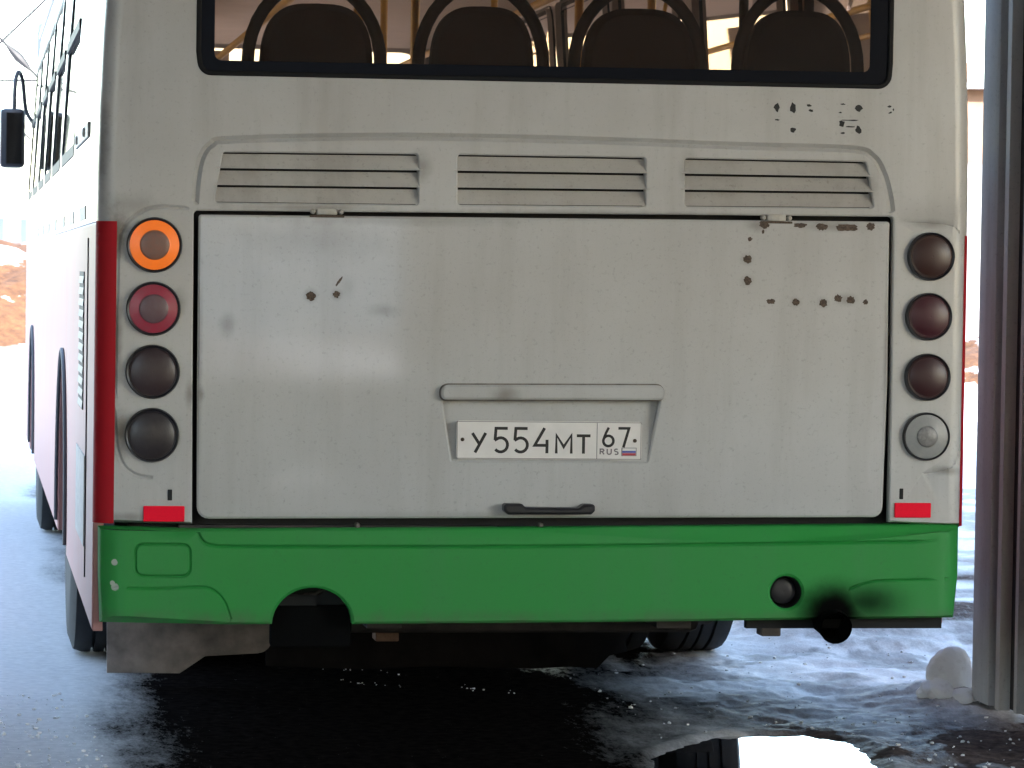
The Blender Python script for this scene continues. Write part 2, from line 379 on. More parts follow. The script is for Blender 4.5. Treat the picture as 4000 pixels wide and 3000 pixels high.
def polydist(px, py, poly):                 # signed distance, negative inside
    d = np.full(px.shape, 1e9); ins = np.zeros(px.shape, bool); n = len(poly)
    for i in range(n):
        ax_, ay_ = poly[i - 1]; bx, by = poly[i]; ex, ey = bx - ax_, by - ay_
        t = np.clip(((px - ax_) * ex + (py - ay_) * ey) / (ex * ex + ey * ey), 0, 1)
        d = np.minimum(d, np.hypot(px - ax_ - t * ex, py - ay_ - t * ey))
        c = ((ay_ > py) != (by > py)) & (px < (bx - ax_) * (py - ay_) / (by - ay_ + 1e-12) + ax_); ins ^= c
    return np.where(ins, -d, d)

# ------------------------------------------------------------------ ground
def axis(segs):
    out = []
    for a, b, st in segs: out += list(np.arange(a, b - 1e-6, st))
    return np.array(out + [segs[-1][1]])
gx = axis([(-220, -40, 30), (-40, -10, 3), (-10, -3, .35), (-3, -1.9, .06), (-1.9, .4, .018), (.4, 1.2, .009), (1.2, 2.4, .016), (2.4, 5, .1), (5, 12, .5), (12, 40, 4), (40, 240, 40)])
gy = axis([(-120, -20, 20), (-20, -2, 1), (-2, -.1, .1), (-.1, 1.0, .009), (1.0, 1.6, .013), (1.6, 4.6, .024), (4.6, 20, .12), (20, 60, 1.0), (60, 420, 40)])
GX, GY = np.meshgrid(gx, gy)
pud_px = [(2545, 2962), (2640, 2925), (2760, 2884), (2822, 2872), (2980, 2866), (3140, 2868), (3260, 2884), (3340, 2912), (3385, 2945), (3410, 2975), (3440, 3010), (3440, 3040), (2560, 3040)]
PUD = [(float(G(a, b)[0]), float(G(a, b)[1])) for a, b in pud_px]
near = (GX > -2.5) & (GX < 3) & (GY < 6)
edge_w = fbm(GX, GY * .3, 1.6, 4, 3) - 0.5
left_edge = -1.22 + edge_w * 0.3
right_edge = 0.60 + edge_w * 0.4 + sstep(0.6, 2.2, GY) * 0.25
gr = (fbm(GX, GY * .3, 5, 5, 131) - .5)
track = sstep(left_edge - .22, left_edge + .34, GX + gr * .28) * (1 - sstep(right_edge - .42, right_edge + .34, GX + gr * .6)) * (1 - sstep(12, 14.5, GY))  # dark strip: wet asphalt plus the bus's painted shade
rut = fbm(GX * 0.9 + GY * .25, GY * .8 - GX * .5, 3.0, 5, 21)
rough_ = fbm(GX, GY, 9, 4, 31)
dirtm = sstep(.51, .60, fbm(GX * 1.3 + GY * .25, GY * .8, 2.6, 5, 41)) * sstep(0.5, 1.0, GX) 
front_dirt = sstep(0.75, 1.05, GX) * (1 - sstep(0.75, 1.5, GY + edge_w * 1.2))
dirtm = np.maximum(dirtm * .6, front_dirt * sstep(.36, .52, fbm(GX, GY * .5, 4.2, 4, 51)))
mound = sstep(1.35, 1.7, GX) * sstep(2.6, 3.6, GY) * (1 - sstep(5.5, 8, GY))
dirtm = np.maximum(dirtm, mound * sstep(.35, .6, fbm(GX, GY, 2.2, 3, 61)))
lane = 1 - sstep(-1.3, -.9, GX)
amp = np.where(GX > 0, sstep(.35, .9, GX), .10 * lane)
chunk = np.abs(fbm(GX, GY, 5.5, 5, 141) - .5) * 2
H = (rut - .5) * .022 * amp + (rough_ - .5) * .020 * (.12 + amp) * (1 - .5 * track) + (.35 - chunk) * .020 * amp * (GX > 0)
H += .06 * np.exp(-((GX - 1.66) / .20) ** 2 - ((GY - 1.62) / .35) ** 2) * (.6 + .8 * rough_)
H += np.maximum(0, fbm(GX, GY, 2.2, 3, 71) - .5) * .10 * sstep(1.0, 1.6, GX) * sstep(1.4, 2.4, GY) + mound * .10
pd = np.where(near, polydist(GX, GY, PUD), 9.0)
pdn = pd + (fbm(GX, GY, 14, 3, 81) - .5) * .05
H = np.where(pdn < .22, H * sstep(0, .09, pdn) + np.clip(pdn, -.03, .06) * .22 * (1 - sstep(.03, .14, pdn)), H)
H += .35 * sstep(24, 30, GY) * sstep(.3, .7, fbm(GX, GY, .15, 3, 91)) - 0.004
snow = np.clip(1 - track - dirtm * .92, 0, 1)
snow = np.where((GX > .2) & near, snow * (1 - .55 * front_dirt), snow)
snow = np.clip(snow * (.80 + .4 * (fbm(GX, GY, 6, 4, 101) - .3)), 0, 1)
nx, ny = len(gx), len(gy)
gv = np.column_stack([GX.ravel(), GY.ravel(), H.ravel()])
ii = (np.arange(ny - 1)[:, None] * nx + np.arange(nx - 1)[None, :]).ravel()
gf = np.column_stack([ii, ii + 1, ii + nx + 1, ii + nx])
me = bpy.data.meshes.new('ground'); me.vertices.add(len(gv)); me.vertices.foreach_set('co', gv.ravel())
me.loops.add(gf.size); me.loops.foreach_set('vertex_index', gf.ravel()); me.polygons.add(len(gf)); me.polygons.foreach_set('loop_start', np.arange(0, gf.size, 4)); me.update(calc_edges=True); me.validate()
me.shade_smooth()
for nm, arr in (('snow', snow), ('dirt', np.clip(dirtm * (1 - track), 0, 1)), ('track', track), ('lane', (1 - sstep(-1.2, -.9, GX)) * (1 - sstep(17, 24, GY)))):  # lane fades out where the building's shadow ends
    at = me.attributes.new(nm, 'FLOAT', 'POINT'); at.data.foreach_set('value', arr.ravel().astype(np.float32))
t = NT('slush, ice and wet asphalt')
def attr(nm): a = t.n('ShaderNodeAttribute'); a.attribute_name = nm; return a.outputs['Fac']
n1 = t.ramp(t.noise(26, 6, .65), .35, .7); n2 = t.ramp(t.noise(120, 4, .6), .4, .65)
asph_shade = t.mix(n1, (0.005, 0.0044, 0.0042), (0.020, 0.016, 0.0145))  # wet asphalt, darkened further for the bus's shade and dark reflection
snowc = t.mix(n1, (0.80, 0.77, 0.74), (0.93, 0.91, 0.89)); snowc = t.mix(t.math('MULTIPLY', n2, .22), snowc, (0.40, 0.38, 0.38)); snowc = t.mix(t.ramp(t.noise(5, 6, .7, vec=(1, .35, 1)), .60, .8), snowc, (0.46, 0.37, 0.33))
dirtc = t.mix(n1, (0.07, 0.055, 0.05), (0.20, 0.155, 0.135))
sm = t.math('ADD', attr('snow'), t.math('MULTIPLY', t.math('SUBTRACT', t.noise(40, 5, .7, vec=(1, .3, 1)), .5), .45)); sm = t.ramp(t.math('ADD', sm, t.math('MULTIPLY', t.math('SUBTRACT', t.noise(150, 4, .7, vec=(1, .35, 1)), .5), .32)), .10, .80)
dm = t.ramp(t.math('ADD', attr('dirt'), t.math('MULTIPLY', t.math('SUBTRACT', t.noise(30, 5, .7, vec=(1, .3, 1)), .5), .6)), .3, .6)
c = t.mix(sm, t.mix(dm, asph_shade, dirtc), snowc)
r = t.math('MULTIPLY_ADD', sm, .45, .30); r = t.math('ADD', r, t.math('MULTIPLY', n1, .22))
lane_shade_c = t.mix(n1, (0.50, 0.48, 0.475), (0.66, 0.635, 0.62)); c = t.mix(t.math('MULTIPLY', attr('lane'), sm), c, lane_shade_c)  # compacted ice colour with the building's shade put in
t.bump(t.noise(70, 6, .7), .3, .010); t.b.inputs['Normal'].links[0].from_node.inputs['Strength'].default_value = .3
t.l(t.math('MULTIPLY_ADD', sm, .25, .05), t.b.inputs['Normal'].links[0].from_node.inputs['Strength'])
M['ground'] = t.set(c, r, Specular_IOR_Level=t.math('MULTIPLY', sm, .05))
link('ground', me, None, (M['ground'],), kind='structure')

t = NT('standing water'); M['water'] = t.set((0.02, 0.02, 0.022), 0.03, IOR=1.33, Coat_Weight=1.0, Coat_Roughness=0.02)
pv = inset(ccw(PUD), -.05); MB().add([(x, y, -.004) for x, y in pv], [tuple(range(len(pv)))]).build('puddle', M['water'], kind='structure')

# ------------------------------------------------------------------ the garage the bus is leaving
gar = empty('bus_garage', 'open sided bus garage whose gateway the bus is driving out of', 'garage', (0, 1.6, 0))
def gpart(name, mat, *b):
    m = MB()
    for q in b: m.box(*q)
    o = m.build(name, mat, gar); o.location = (0, -1.6, 0); return o
gpart('gate_wall', M['concrete'], (-14, -2.7, 1.62, 1.95, -.2, 8.0), (2.05, 14, 1.62, 1.95, -.2, 8.0), (-2.7, 2.05, 1.62, 1.95, 4.3, 8.0))
gpart('roof', M['roofslab'], (-5.5, 9, -16, 1.60, 5.2, 5.5))
gpart('side_wall', M['concrete'], (8.6, 9, -15.6, 1.6, -.2, 1.2), (8.6, 9, -15.6, 1.6, 4.3, 5.19), (8.6, 9, -15.6, -14, 1.202, 4.298), (8.6, 9, -4.5, 1.6, 1.202, 4.298))  # unseen wall; its opening is added to fill the bus tail from the right
gpart('rear_wall', M['concrete'], (1.6, 9, -16, -15.62, -.2, 5.19), (-5.5, 1.598, -16, -15.62, -.2, .62), (-5.5, -.35, -16, -15.62, .622, 5.19), (-.348, 1.598, -16, -15.62, 2.3, 5.19))
gpart('side_wall', M['concrete'], (-5.5, -5.2, -15.6, 1.6, -.2, 1.0), (-5.5, -5.2, -15.6, 1.6, 4.0, 5.19), (-5.5, -5.2, -15.6, -12, 1.002, 3.998), (-5.5, -5.2, -6.5, 1.6, 1.002, 3.998))  # unseen wall; opening shaped for the light on the bus tail

# pale building added out of view so the engine hatch mirrors something white
db = empty('reflection_building', 'long white building added behind the garage for the hatch to mirror', 'building', (3, -70, 0))
for nm, mt, q in (('wall', 'whitewash', (-42, 48, -70, -69.7, -.2, 3.1)), ('roof', 'snowmat', (-42.4, 48.4, -78, -69.4, 3.102, 3.4))):
    o = MB().box(*q).build(nm, M[mt], db); o.location = (-3, 70, 0)
for k in range(12):
    if k in (5, 6): continue
    o = MB().box(-36 + k * 6.6, -34.4 + k * 6.6, -69.69, -69.64, 1.1, 2.3).build('window', M['frit'], db); o.location = (-3, 70, 0)
# ribbed gate leaf standing open beside the bus
leaf = empty('gate_leaf', 'ribbed grey metal gate leaf folded open at the right of the bus', 'gate', (1.72, 0.3, 0))
p = paint_mat('worn grey gate paint', (0.64, 0.61, 0.56), (0.30, 0.25, 0.21), 1.0, 0.4); M['gate'] = p[0].set(p[1], 0.6, Specular_IOR_Level=0.3)
p = paint_mat('blue grey gate edge', (0.60, 0.60, 0.60), (0.32, 0.29, 0.27), 1.0, 0.35); M['gateedge'] = p[0].set(p[1], 0.75, Specular_IOR_Level=0.15)
M['gateshade'] = plain('gate backing darkened for shade', (0.03, 0.024, 0.022), 0.6, 0.3, 14)  # backing darkened to stand for shade between the ribs
LX = 1.72
def lpart(name, mat, m, smooth=None): o = m.build(name, mat, leaf, smooth); o.location = (-LX, -.3, 0); return o
lpart('backing_sheet', M['gateshade'], MB().box(LX + .012, LX + .04, .0, 1.203, .035, 4.2))
lpart('edge_post', M['gateedge'], MB().box(LX - .030, LX + .06, 1.205, 1.39, .03, 4.2, .010), 40)
for k, y in enumerate(np.arange(1.115, .06, -.165)):
    w = (.024, .018)[k % 2]; e = (.036, .027)[k % 2]
    prof = [(y + w, LX + .0115), (y + w * .9, LX + .0115 - e), (y - w * .84, LX + .0115 - e), (y - w, LX + .0115)]
    m = MB(); n = len(prof); z0 = .03 + .01 * (k % 3); m.add([(x, yy, z0) for yy, x in prof] + [(x, yy, 4.2) for yy, x in prof], [(0, 1, 2, 3), (4, 5, 6, 7)] + [(i, (i + 1) % n, n + (i + 1) % n, n + i) for i in range(n)])
    lpart('rib', M['gate'], m)

# ------------------------------------------------------------------ the bus
bus = empty('city_bus', 'white city bus with red side stripe and green rear bumper seen from behind', 'bus')
def hw(z): return 1.25 - .055 * max(0.0, z - 1.6) ** 2
flat = lambda y0: (lambda u, v, d: (u, y0 + d, v))
ZTOP = 2.84; R_C = .055
def xl(z): return -(hw(z) - R_C)
z_hb, z_top = zy(2045, 600), ZTOP
left = [(xl(z), z) for z in np.linspace(z_top, z_hb, 12)]; right = [(-x, z) for x, z in left[::-1]]
hl = XZ([(750, 2045), (752, 1500), (757, 822), (3491, 846), (3482, 1500), (3472, 2040)])
hatchgap = fillet(hl, [0, 0, .012, .012, 0, 0], 4)
lo = [(-hw(z) + .0006, z) for z in np.linspace(z_top, z_hb, 12)]; outer = lo + hatchgap + [(-x, z) for x, z in lo[::-1]]
def rmap(u, v, d):
    a = min(max(0.0, abs(u) - (hw(v) - R_C)), R_C * .998); y = R_C - math.sqrt(R_C * R_C - a * a); return (u, y + d, v)
WRAP = [([(sg * (hw(z) - R_C + a), z) for z in np.linspace(z_top - .01, z_hb + .01, 12)], 0.0, False) for sg in (-1, 1) for a in (0, .012, .023, .033, .041, .047, .0512)]
zt = ZTOP - .25
win = fillet([XZ([(772, 200)])[0], XZ([(782, 288)])[0], XZ([(3474, 343)])[0], XZ([(3483, 250)])[0], (XZ([(3483, 250)])[0][0], zt), (XZ([(772, 200)])[0][0], zt)], [0, .04, .05, 0, .06, .06], 6)
louv_px = [[(872, 594), (1634, 602), (1634, 800), (838, 790)], [(1788, 604), (2522, 616), (2522, 806), (1788, 800)], [(2676, 618), (3384, 632), (3414, 812), (2676, 806)]]
louv = [fillet(XZ(q), .008, 3) for q in louv_px]
g_vent = smoothline(XZ([(762, 800), (772, 690), (790, 610), (830, 562), (920, 545), (1540, 533), (2300, 548), (2900, 570), (3320, 582), (3410, 612), (3452, 680), (3476, 770), (3484, 832)]), 5)
g_l1 = smoothline(XZ([(742, 814), (620, 808), (550, 828), (490, 880), (466, 950), (458, 1100), (452, 1400), (450, 1660), (470, 1790), (520, 1850), (600, 1868)]), 5)
g_r1 = smoothline(XZ([(3510, 868), (3640, 872), (3720, 884), (3752, 910)]), 5)
g_r2 = smoothline(XZ([(3756, 1755), (3735, 1805), (3690, 1838), (3600, 1852)]), 5)
EX = groove(g_vent, .022, .011) + groove(g_l1, .013, .005) + groove(g_r1, .010, .0025) + groove(g_r2, .010, .003)
link('rear_panel', panel('rear_panel', outer, [win] + louv, rmap, .03, .004, EX + WRAP, True), bus, (M['white'], M['grimy']))
# dark frame behind the seams
bk = [(xl(2.6) + .03, .47), (-xl(2.6) - .03, .47), (-xl(2.6) - .03, 2.75), (xl(2.6) + .03, 2.75)]
link('inner_frame', panel('inner_frame', bk, [inset(ccw(win), -.004)], flat(.075), .02, .002), bus, (M['void'],))
# corner columns, red where the side stripe runs round
def corner(name, sgn, z0, z1, mat, extra=0.0, turn=math.pi / 2):
    m = MB(); zs = np.linspace(z0, z1, 10); V = []; n = 9
    for z in zs:
        for k in range(n):
            a = turn * k / (n - 1); V.append((sgn * (hw(z) - R_C + (R_C + extra) * math.cos(a)), R_C - (R_C + extra) * math.sin(a) + .0005, z))
    Fq = [(i * n + k, i * n + k + 1, (i + 1) * n + k + 1, (i + 1) * n + k) for i in range(len(zs) - 1) for k in range(n - 1)]
    m.add(V, Fq); return m.build(name, mat, bus, 50)
ZR = zy(862, 400)
for sg in (-1, 1):
    corner('red_stripe', sg, z_hb, ZR - .0005, M['red'], .0015, math.pi / 2 if sg < 0 else .82)
# vents with three slats each
for q in louv_px:
    a, b, c_, d_ = [np.array(v) for v in XZ(q)]
    vg = MB().box(a[0] - .03 if a[0] < d_[0] else d_[0] - .01, max(b[0], c_[0]) + .01, .050, .060, c_[1] - .01, a[1] + .01).build('vent_grille', M['void'], bus)
    for k in range(3):
        t0, t1 = k / 3, (k + 1) / 3 - .012
        L0 = a + (d_ - a) * t0; L1 = a + (d_ - a) * t1; R0 = b + (c_ - b) * t0; R1 = b + (c_ - b) * t1
        off = .004; m = MB()
        yt, yb = .024, -.002
        if k == 2: yb = .0015
        V = []
        for (x, z, y) in ((L0[0] - .004, L0[1] - off, yt), (R0[0] + .004, R0[1] - off, yt), (R1[0] + (.012 if k < 2 else .003), R1[1], yb), (L1[0] - (.012 if k < 2 else .003), L1[1], yb)): V.append((x, y, z))
        V += [(x, y + .0022, z) for x, y, z in V]
        # ends turned in so the slat reads as pressed steel
        m.add(V, [(0, 1, 2, 3), (4, 5, 6, 7), (0, 1, 5, 4), (1, 2, 6, 5), (2, 3, 7, 6), (3, 0, 4, 7)])
        m.build('louvre_slat', M['slat'], vg)

# engine hatch
hp = XZ([(776, 838), (3476, 866), (3474, 900), (3466, 1500), (3446, 2020), (768, 2026), (770, 1500)])
rec = XZ([(1728, 1560), (2578, 1562), (2528, 1802), (1764, 1800)])
hout = fillet(hp, [.008, .008, 0, 0, .030, .034, 0], 5)
hatch = link('engine_hatch', panel('engine_hatch', hout, [fillet(rec, .004, 2)], flat(-.002), .024, .0055), bus, (M['hatch'],))
r0, r1, r2, r3 = rec
m = MB(); m.add([(r0[0] - .003, .0335, r0[1] + .003), (r1[0] + .003, .0335, r1[1] + .003), (r2[0] + .003, .001, r2[1] - .003), (r3[0] - .003, .001, r3[1] - .003)], [(0, 1, 2, 3)])
m.build('plate_recess', M['hatch'], hatch)
vis = fillet(XZ([(1720, 1502), (2590, 1504), (2588, 1562), (1720, 1560)]), [.028, .028, .013, .013], 5)
link('plate_lamp_cover', panel('plate_lamp_cover', vis, [], flat(-.024), .0225, .0065), hatch, (M['hatch'],))
link('cover_seam', panel('cover_seam', inset(ccw(vis), -.0035), [], flat(-.0035), .002, .0008), hatch, (M['grimy'],))
hb = XZ([(1960, 1964), (2030, 1964), (2044, 1978), (2250, 1982), (2272, 1966), (2314, 1966), (2314, 1992), (2300, 2006), (1976, 2006), (1960, 1992)])
link('handle', panel('handle', fillet(hb, .008, 4), [], flat(-.045), .0425, .007), hatch, (M['plastic'],))
for (px0, px1, py0, py1) in ((1212, 1342, 812, 842), (2972, 3092, 836, 866)):
    a, b = XZ([(px0, py0), (px1, py1)]); zc = (a[1] + b[1]) / 2
    hg = MB().box(a[0] + .018, b[0] - .018, -.010, .02, b[1] + .001, a[1], .004).build('hinge', M['hinge'], hatch, 40)
    for x in (a[0] + .007, b[0] - .007): MB().lathe([(.0065, .01), (.0075, -.004), (.004, -.009)], 'Y', 12, (x, 0, zc)).build('hinge_bolt', M['hinge'], hatch, 40)
    MB().box(a[0] - .002, b[0] + .002, -.0045, -.0022, b[1] - .006, b[1] + .0005, .001).build('hinge_shim', M['rustspot'], hatch)
def chip(px, py, rx, ry, mat, parent, name, y, seed, rot=0.0, n=22, rag=.2):
    r = random.Random(seed); q = P(px, py); V = []
    for k in range(n):
        a = 2 * math.pi * k / n; s = 1 + (r.random() - .5) * rag * 2; x, z = rx * s * math.cos(a), ry * s * math.sin(a)
        V.append((q[0] + x * math.cos(rot) - z * math.sin(rot), y, q[2] + x * math.sin(rot) + z * math.cos(rot)))
    V += [(x, yy + .0004, z) for x, yy, z in V]
    return MB().add(V, [tuple(range(n)), tuple(range(n, 2 * n))] + [(i, (i + 1) % n, n + (i + 1) % n, n + i) for i in range(n)]).build(name, mat, parent)
mm = 1 / 1380.
for i, (px, py, rx, ry) in enumerate([(1214, 1156, 18, 17), (1314, 1150, 14, 13), (2929, 934, 9, 8), (2920, 1012, 17, 16), (2920, 1096, 17, 16), (3010, 1178, 17, 10), (3108, 1180, 14, 14),
        (3215, 1183, 17, 16), (3273, 1166, 16, 15), (3322, 1172, 17, 15), (3380, 1180, 10, 10), (3125, 880, 28, 9), (3210, 886, 24, 14), (3305, 889, 45, 15), (3400, 885, 17, 15), (2985, 878, 20, 14), (1325, 1098, 5, 22), (2980, 905, 5, 8)]):
    chip(px, py, rx * mm, ry * mm, M['rustspot'], hatch, 'rust_spot', -.0026, i, -.6 if i == 16 else 0.0)
rp = [o for o in bus.children if o.name == 'rear_panel'][0]
for i, (px, py, rx, ry, s) in enumerate([(3035, 420, 11, 18, 0), (3098, 420, 12, 19, 0), (3036, 468, 9, 3, 0), (3098, 508, 11, 9, 0), (3160, 412, 9, 5, 0), (3168, 432, 9, 5, 0), (3355, 424, 13, 15, 0), (3290, 482, 12, 12, 0),
        (3352, 507, 13, 14, 0), (3322, 470, 34, 2.5, 0), (3322, 495, 20, 2.5, 0), (3292, 520, 9, 4, 0), (3292, 407, 9, 3, 0), (3282, 440, 7, 3, 0), (3475, 416, 8, 4, 0), (3478, 440, 9, 3, .4), (3490, 428, 3, 5, 0)]):
    chip(px, py, rx * mm, ry * mm, M['residue'], rp, 'sticker_residue', -.0006, 50 + i, s, 10, .3)
a, b = XZ([(655, 1912), (672, 1955)]); MB().box(a[0], b[0], -.002, .004, b[1], a[1], .0015).build('slot', M['void'], rp)
a, b = XZ([(3514, 1908), (3528, 1950)]); MB().box(a[0], b[0], -.002, .004, b[1], a[1], .0015).build('slot', M['void'], rp)

# number plate
np_ = XZ([(1782, 1642), (2506, 1646), (2506, 1794), (1784, 1792)])
PX0, PZ1 = np_[0][0], np_[0][1]; PW = np_[1][0] - np_[0][0]; PH = np_[0][1] - np_[3][1]
plate_poly = fillet([(PX0, PZ1), (PX0 + PW, PZ1), (PX0 + PW, PZ1 - PH), (PX0, PZ1 - PH)], .009, 4)
YPL = -.008
plate = link('number_plate', panel('number_plate', plate_poly, [], flat(YPL), .004, .001), bus, (M['plate'],))
def pl(x, y): return (PX0 + (x - 365) / 1460 * PW, PZ1 - (y - 475) / 325 * PH)     # places marks on the plate
def strokes(name, lines, w, mat, closed=False, h=.0009):
    m = MB()
    for k, L in enumerate(lines):
        L = [pl(*q) for q in L]; a, b = inset(L, w / 2, closed), inset(L, -w / 2, closed); n = len(L); y = YPL - h - .00012 * k; V = []
        for i in range(n): V += [(a[i][0], y, a[i][1]), (b[i][0], y, b[i][1]), (a[i][0], YPL - .0001, a[i][1]), (b[i][0], YPL - .0001, b[i][1])]
        Fq = []
        for i in range(n if closed else n - 1):
            p_, q_ = 4 * i, 4 * ((i + 1) % n); Fq += [(p_, q_, q_ + 1, p_ + 1), (p_, q_, q_ + 2, p_ + 2), (p_ + 1, q_ + 1, q_ + 3, p_ + 3)]
        if not closed: Fq += [(0, 1, 3, 2), (4 * n - 4, 4 * n - 3, 4 * n - 1, 4 * n - 2)]
        m.add(V, Fq)
    return m.build(name, mat, plate)
def arc(cx, cy, rx, ry, a0, a1, n=14): return [(cx + rx * math.cos(math.radians(a0 + (a1 - a0) * k / n)), cy + ry * math.sin(math.radians(a0 + (a1 - a0) * k / n))) for k in range(n + 1)]
SW = .0083
def five(x): return [[(x + 100, 538), (x + 8, 538), (x + 2, 638)] , [(x - 2, 640)] + arc(x + 46, 678, 54, 60, -125, 140)]
strokes('character', [[(490, 580), (545, 672)], [(594, 578), (512, 745)]], SW, M['ink'])
strokes('character', five(666), SW, M['ink']); strokes('character', five(822), SW, M['ink'])
strokes('character', [[(1056, 533), (980, 680), (1088, 680)], [(1076, 632), (1076, 747)]], SW, M['ink'])
strokes('character', [[(1150, 748), (1150, 592), (1208, 692), (1268, 592), (1268, 748)]], SW * .9, M['ink'])
strokes('character', [[(1310, 596), (1418, 596)], [(1364, 602), (1364, 748)]], SW, M['ink'])
strokes('character', [arc(1560, 638, 40, 44, 0, 360, 22)[:-1]], SW * .9, M['ink'], True)
strokes('character', [[(1562, 524), (1540, 572), (1526, 610)]], SW * .85, M['ink'])
strokes('character', [[(1638, 530), (1722, 530), (1680, 692)]], SW * .9, M['ink'])
sw2 = .0036
strokes('character', [[(1497, 752), (1497, 708), (1518, 708), (1526, 718), (1518, 729), (1499, 729)], [(1512, 731), (1528, 752)]], sw2, M['greyink'])
strokes('character', [[(1552, 706)] + arc(1568, 736, 16, 16, 180, 0, 8)[::1] + [(1584, 706)]], sw2, M['greyink'])
strokes('character', [arc(1624, 718, 14, 11, -40, -270, 8) + arc(1624, 741, 14, 12, -90, 140, 8)], sw2, M['greyink'])
for i, (mt, y0, y1) in enumerate(((M['plate'], 700, 719), (M['blue'], 721, 739), (M['flagred'], 741, 760))):
    a, b = pl(1672, y1), pl(1778, y0); MB().box(a[0], b[0], YPL - .0008, YPL - .0001, a[1], b[1]).build('flag_band', mt, plate)
strokes('flag_outline', [[(1668, 697), (1782, 697), (1782, 763), (1668, 763)]], .0016, M['greyink'], True)
strokes('divider', [[(1470, 486), (1470, 792)]], .0017, M['greyink'])
strokes('border', [[(372, 482), (1818, 482), (1818, 793), (372, 793)]], .0015, M['greyink'], True, .0006)
for x in (413, 1770): q = pl(x, 635); MB().lathe([(.0055, -.0002), (.0052, -.0035), (.003, -.0045)], 'Y', 12, (q[0], YPL, q[1])).build('plate_screw', M['rustspot'], plate)

# tail lamps
def lamp(px, py, rpx, lens, cap, label, ringed=True, bez=.008, capf=.60):
    q = P(px, py); r = rpx * mm
    L = MB().lathe([(r, .012), (r, -.010), (r - bez * .35, -.015), (r - bez, -.012), (r - bez, .012)], 'Y', 48, cap=False).build('tail_lamp', M['plastic'], bus, 35)
    L.location = (q[0], -.001, q[2]); L['label'] = label
    ri = r - bez
    if lens is cap:                         # one smooth dome
        MB().lathe([(ri, -.004)] + [(ri * math.cos(a), -.008 - .017 * math.sin(a) ** 1.2 + .0007 * (-1) ** k_) for k_, a in enumerate(np.linspace(.06, 1.5, 20))] + [(.002, -.0249)], 'Y', 48).build('lens', lens, L, 60)
        return L
    pr = [(ri, -.004)]; rc = ri * capf; steps = 6
    for k in range(steps):
        f0 = k / steps; rr = ri + (rc - ri) * f0; hh = -.010 - .006 * f0; pr += [(rr - .0004, hh), (rr + (rc - ri) / steps * .55, hh - .0009)]
    pr.append((rc, -.0165)); MB().lathe(pr, 'Y', 48, cap=False).build('lens', lens, L, 25)
    pr = [(rc, -.0163)] + [(rc * math.cos(a), -.0163 - .007 * math.sin(a)) for a in np.linspace(.1, 1.5, 8)] + [(.0005, -.0234)]
    MB().lathe(pr, 'Y', 48).build('lens_cap', cap, L, 50)
    return L
lamp(603, 957, 106, M['amber'], M['ambercap'], 'glowing orange lamp at the top of the left column')
lamp(599, 1206, 104, M['redlens'], M['redcap'], 'dusty red lamp, second from the top of the left column')
lamp(596, 1452, 104, M['darkred'], M['darkred'], 'almost black lamp, third from the top of the left column')
lamp(593, 1699, 104, M['dark'], M['dark'], 'black dusty lamp at the bottom of the left column')
lamp(3635, 1002, 96, M['brown'], M['brown'], 'dull brown lamp at the top of the right column', bez=.007)
lamp(3626, 1237, 95, M['wine'], M['wine'], 'dull wine red lamp, second from the top of the right column', bez=.007)
lamp(3621, 1473, 94, M['winecap'], M['winecap'], 'darker wine red lamp, third from the top of the right column', bez=.007)
rl = lamp(3616, 1705, 96, M['clear'], M['clearcap'], 'cloudy clear lamp at the bottom of the right column', bez=.006, capf=.48)
for px0, py0, px1, py1 in ((560, 1976, 720, 2038), (3494, 1964, 3634, 2022)):
    a, b = XZ([(px0, py0), (px1, py1)]); MB().box(a[0], b[0], -.007, .002, b[1], a[1], .0025).build('reflector', M['reflector'], bus)

# bumper
zb = zy(2425, 2000)
bo = XZ([(384, 2058), (760, 2064), (2000, 2058), (3757, 2048), (3755, 2250), (3724, 2412)]) + [XZ([(2600, 2424)])[0]]
cc = XZ([(1216, 2430)])[0]; Rc = 148 * mm; zcut = cc[1]
arcp = [(cc[0] + Rc * 1.05 * math.cos(a), zcut - .005 + (Rc * .97) * math.sin(a)) for a in np.linspace(0.02, math.pi - .02, 18)]
bo += arcp + XZ([(900, 2436), (390, 2432), (384, 2250)])
bo = [(max(-1.243, min(1.243, u)), v) for u, v in bo]
hl_ = P(3062, 2310); hole = ngon(hl_[0], hl_[2], 64 * mm, 32)
def bmap(u, v, d):
    a = max(0.0, abs(u) - 1.16); r = .084; y = r - math.sqrt(max(1e-6, r * r - min(a, r * .995) ** 2))
    return (u, -.028 + d + y * 1.15, v)
ex = []
for s in (-1, 1):
    for q in (1.16, 1.18, 1.2, 1.215, 1.228, 1.237):
        ex.append(([(s * q, .45), (s * q, .69)], 0.0, False))
ex += [(l, d, c) for l, d, c in groove(smoothline(XZ([(772, 2074), (785, 2105), (830, 2128), (1000, 2132), (2000, 2132), (2900, 2122), (3700, 2112)]), 4), .012, .006)]
ex += groove(fillet(XZ([(526, 2122), (742, 2124), (740, 2248), (528, 2246)]), .022, 5), .010, .006, True)
ex += groove(smoothline(XZ([(420, 2292), (600, 2296), (780, 2290), (836, 2306), (872, 2345), (890, 2390), (900, 2420)]), 4), .011, .005)
ex += groove(smoothline(XZ([(3300, 2300), (3380, 2272), (3460, 2264), (3735, 2258)]), 4), .010, .005)
bump_o = link('bumper', panel('bumper', bo, [hole], bmap, .045, .007, ex, True), bus, (M['green'], M['greengroove']))
m = MB(); r = 64 * mm
m.lathe([(r - .001, -.02), (r - .004, .03), (r * .80, .035), (r * .78, .010), (r * .45, .004), (.0005, .006)], 'Y', 32, (hl_[0], 0, hl_[2]), cap=False).build('towing_eye_plug', M['plastic'], bump_o, 40)
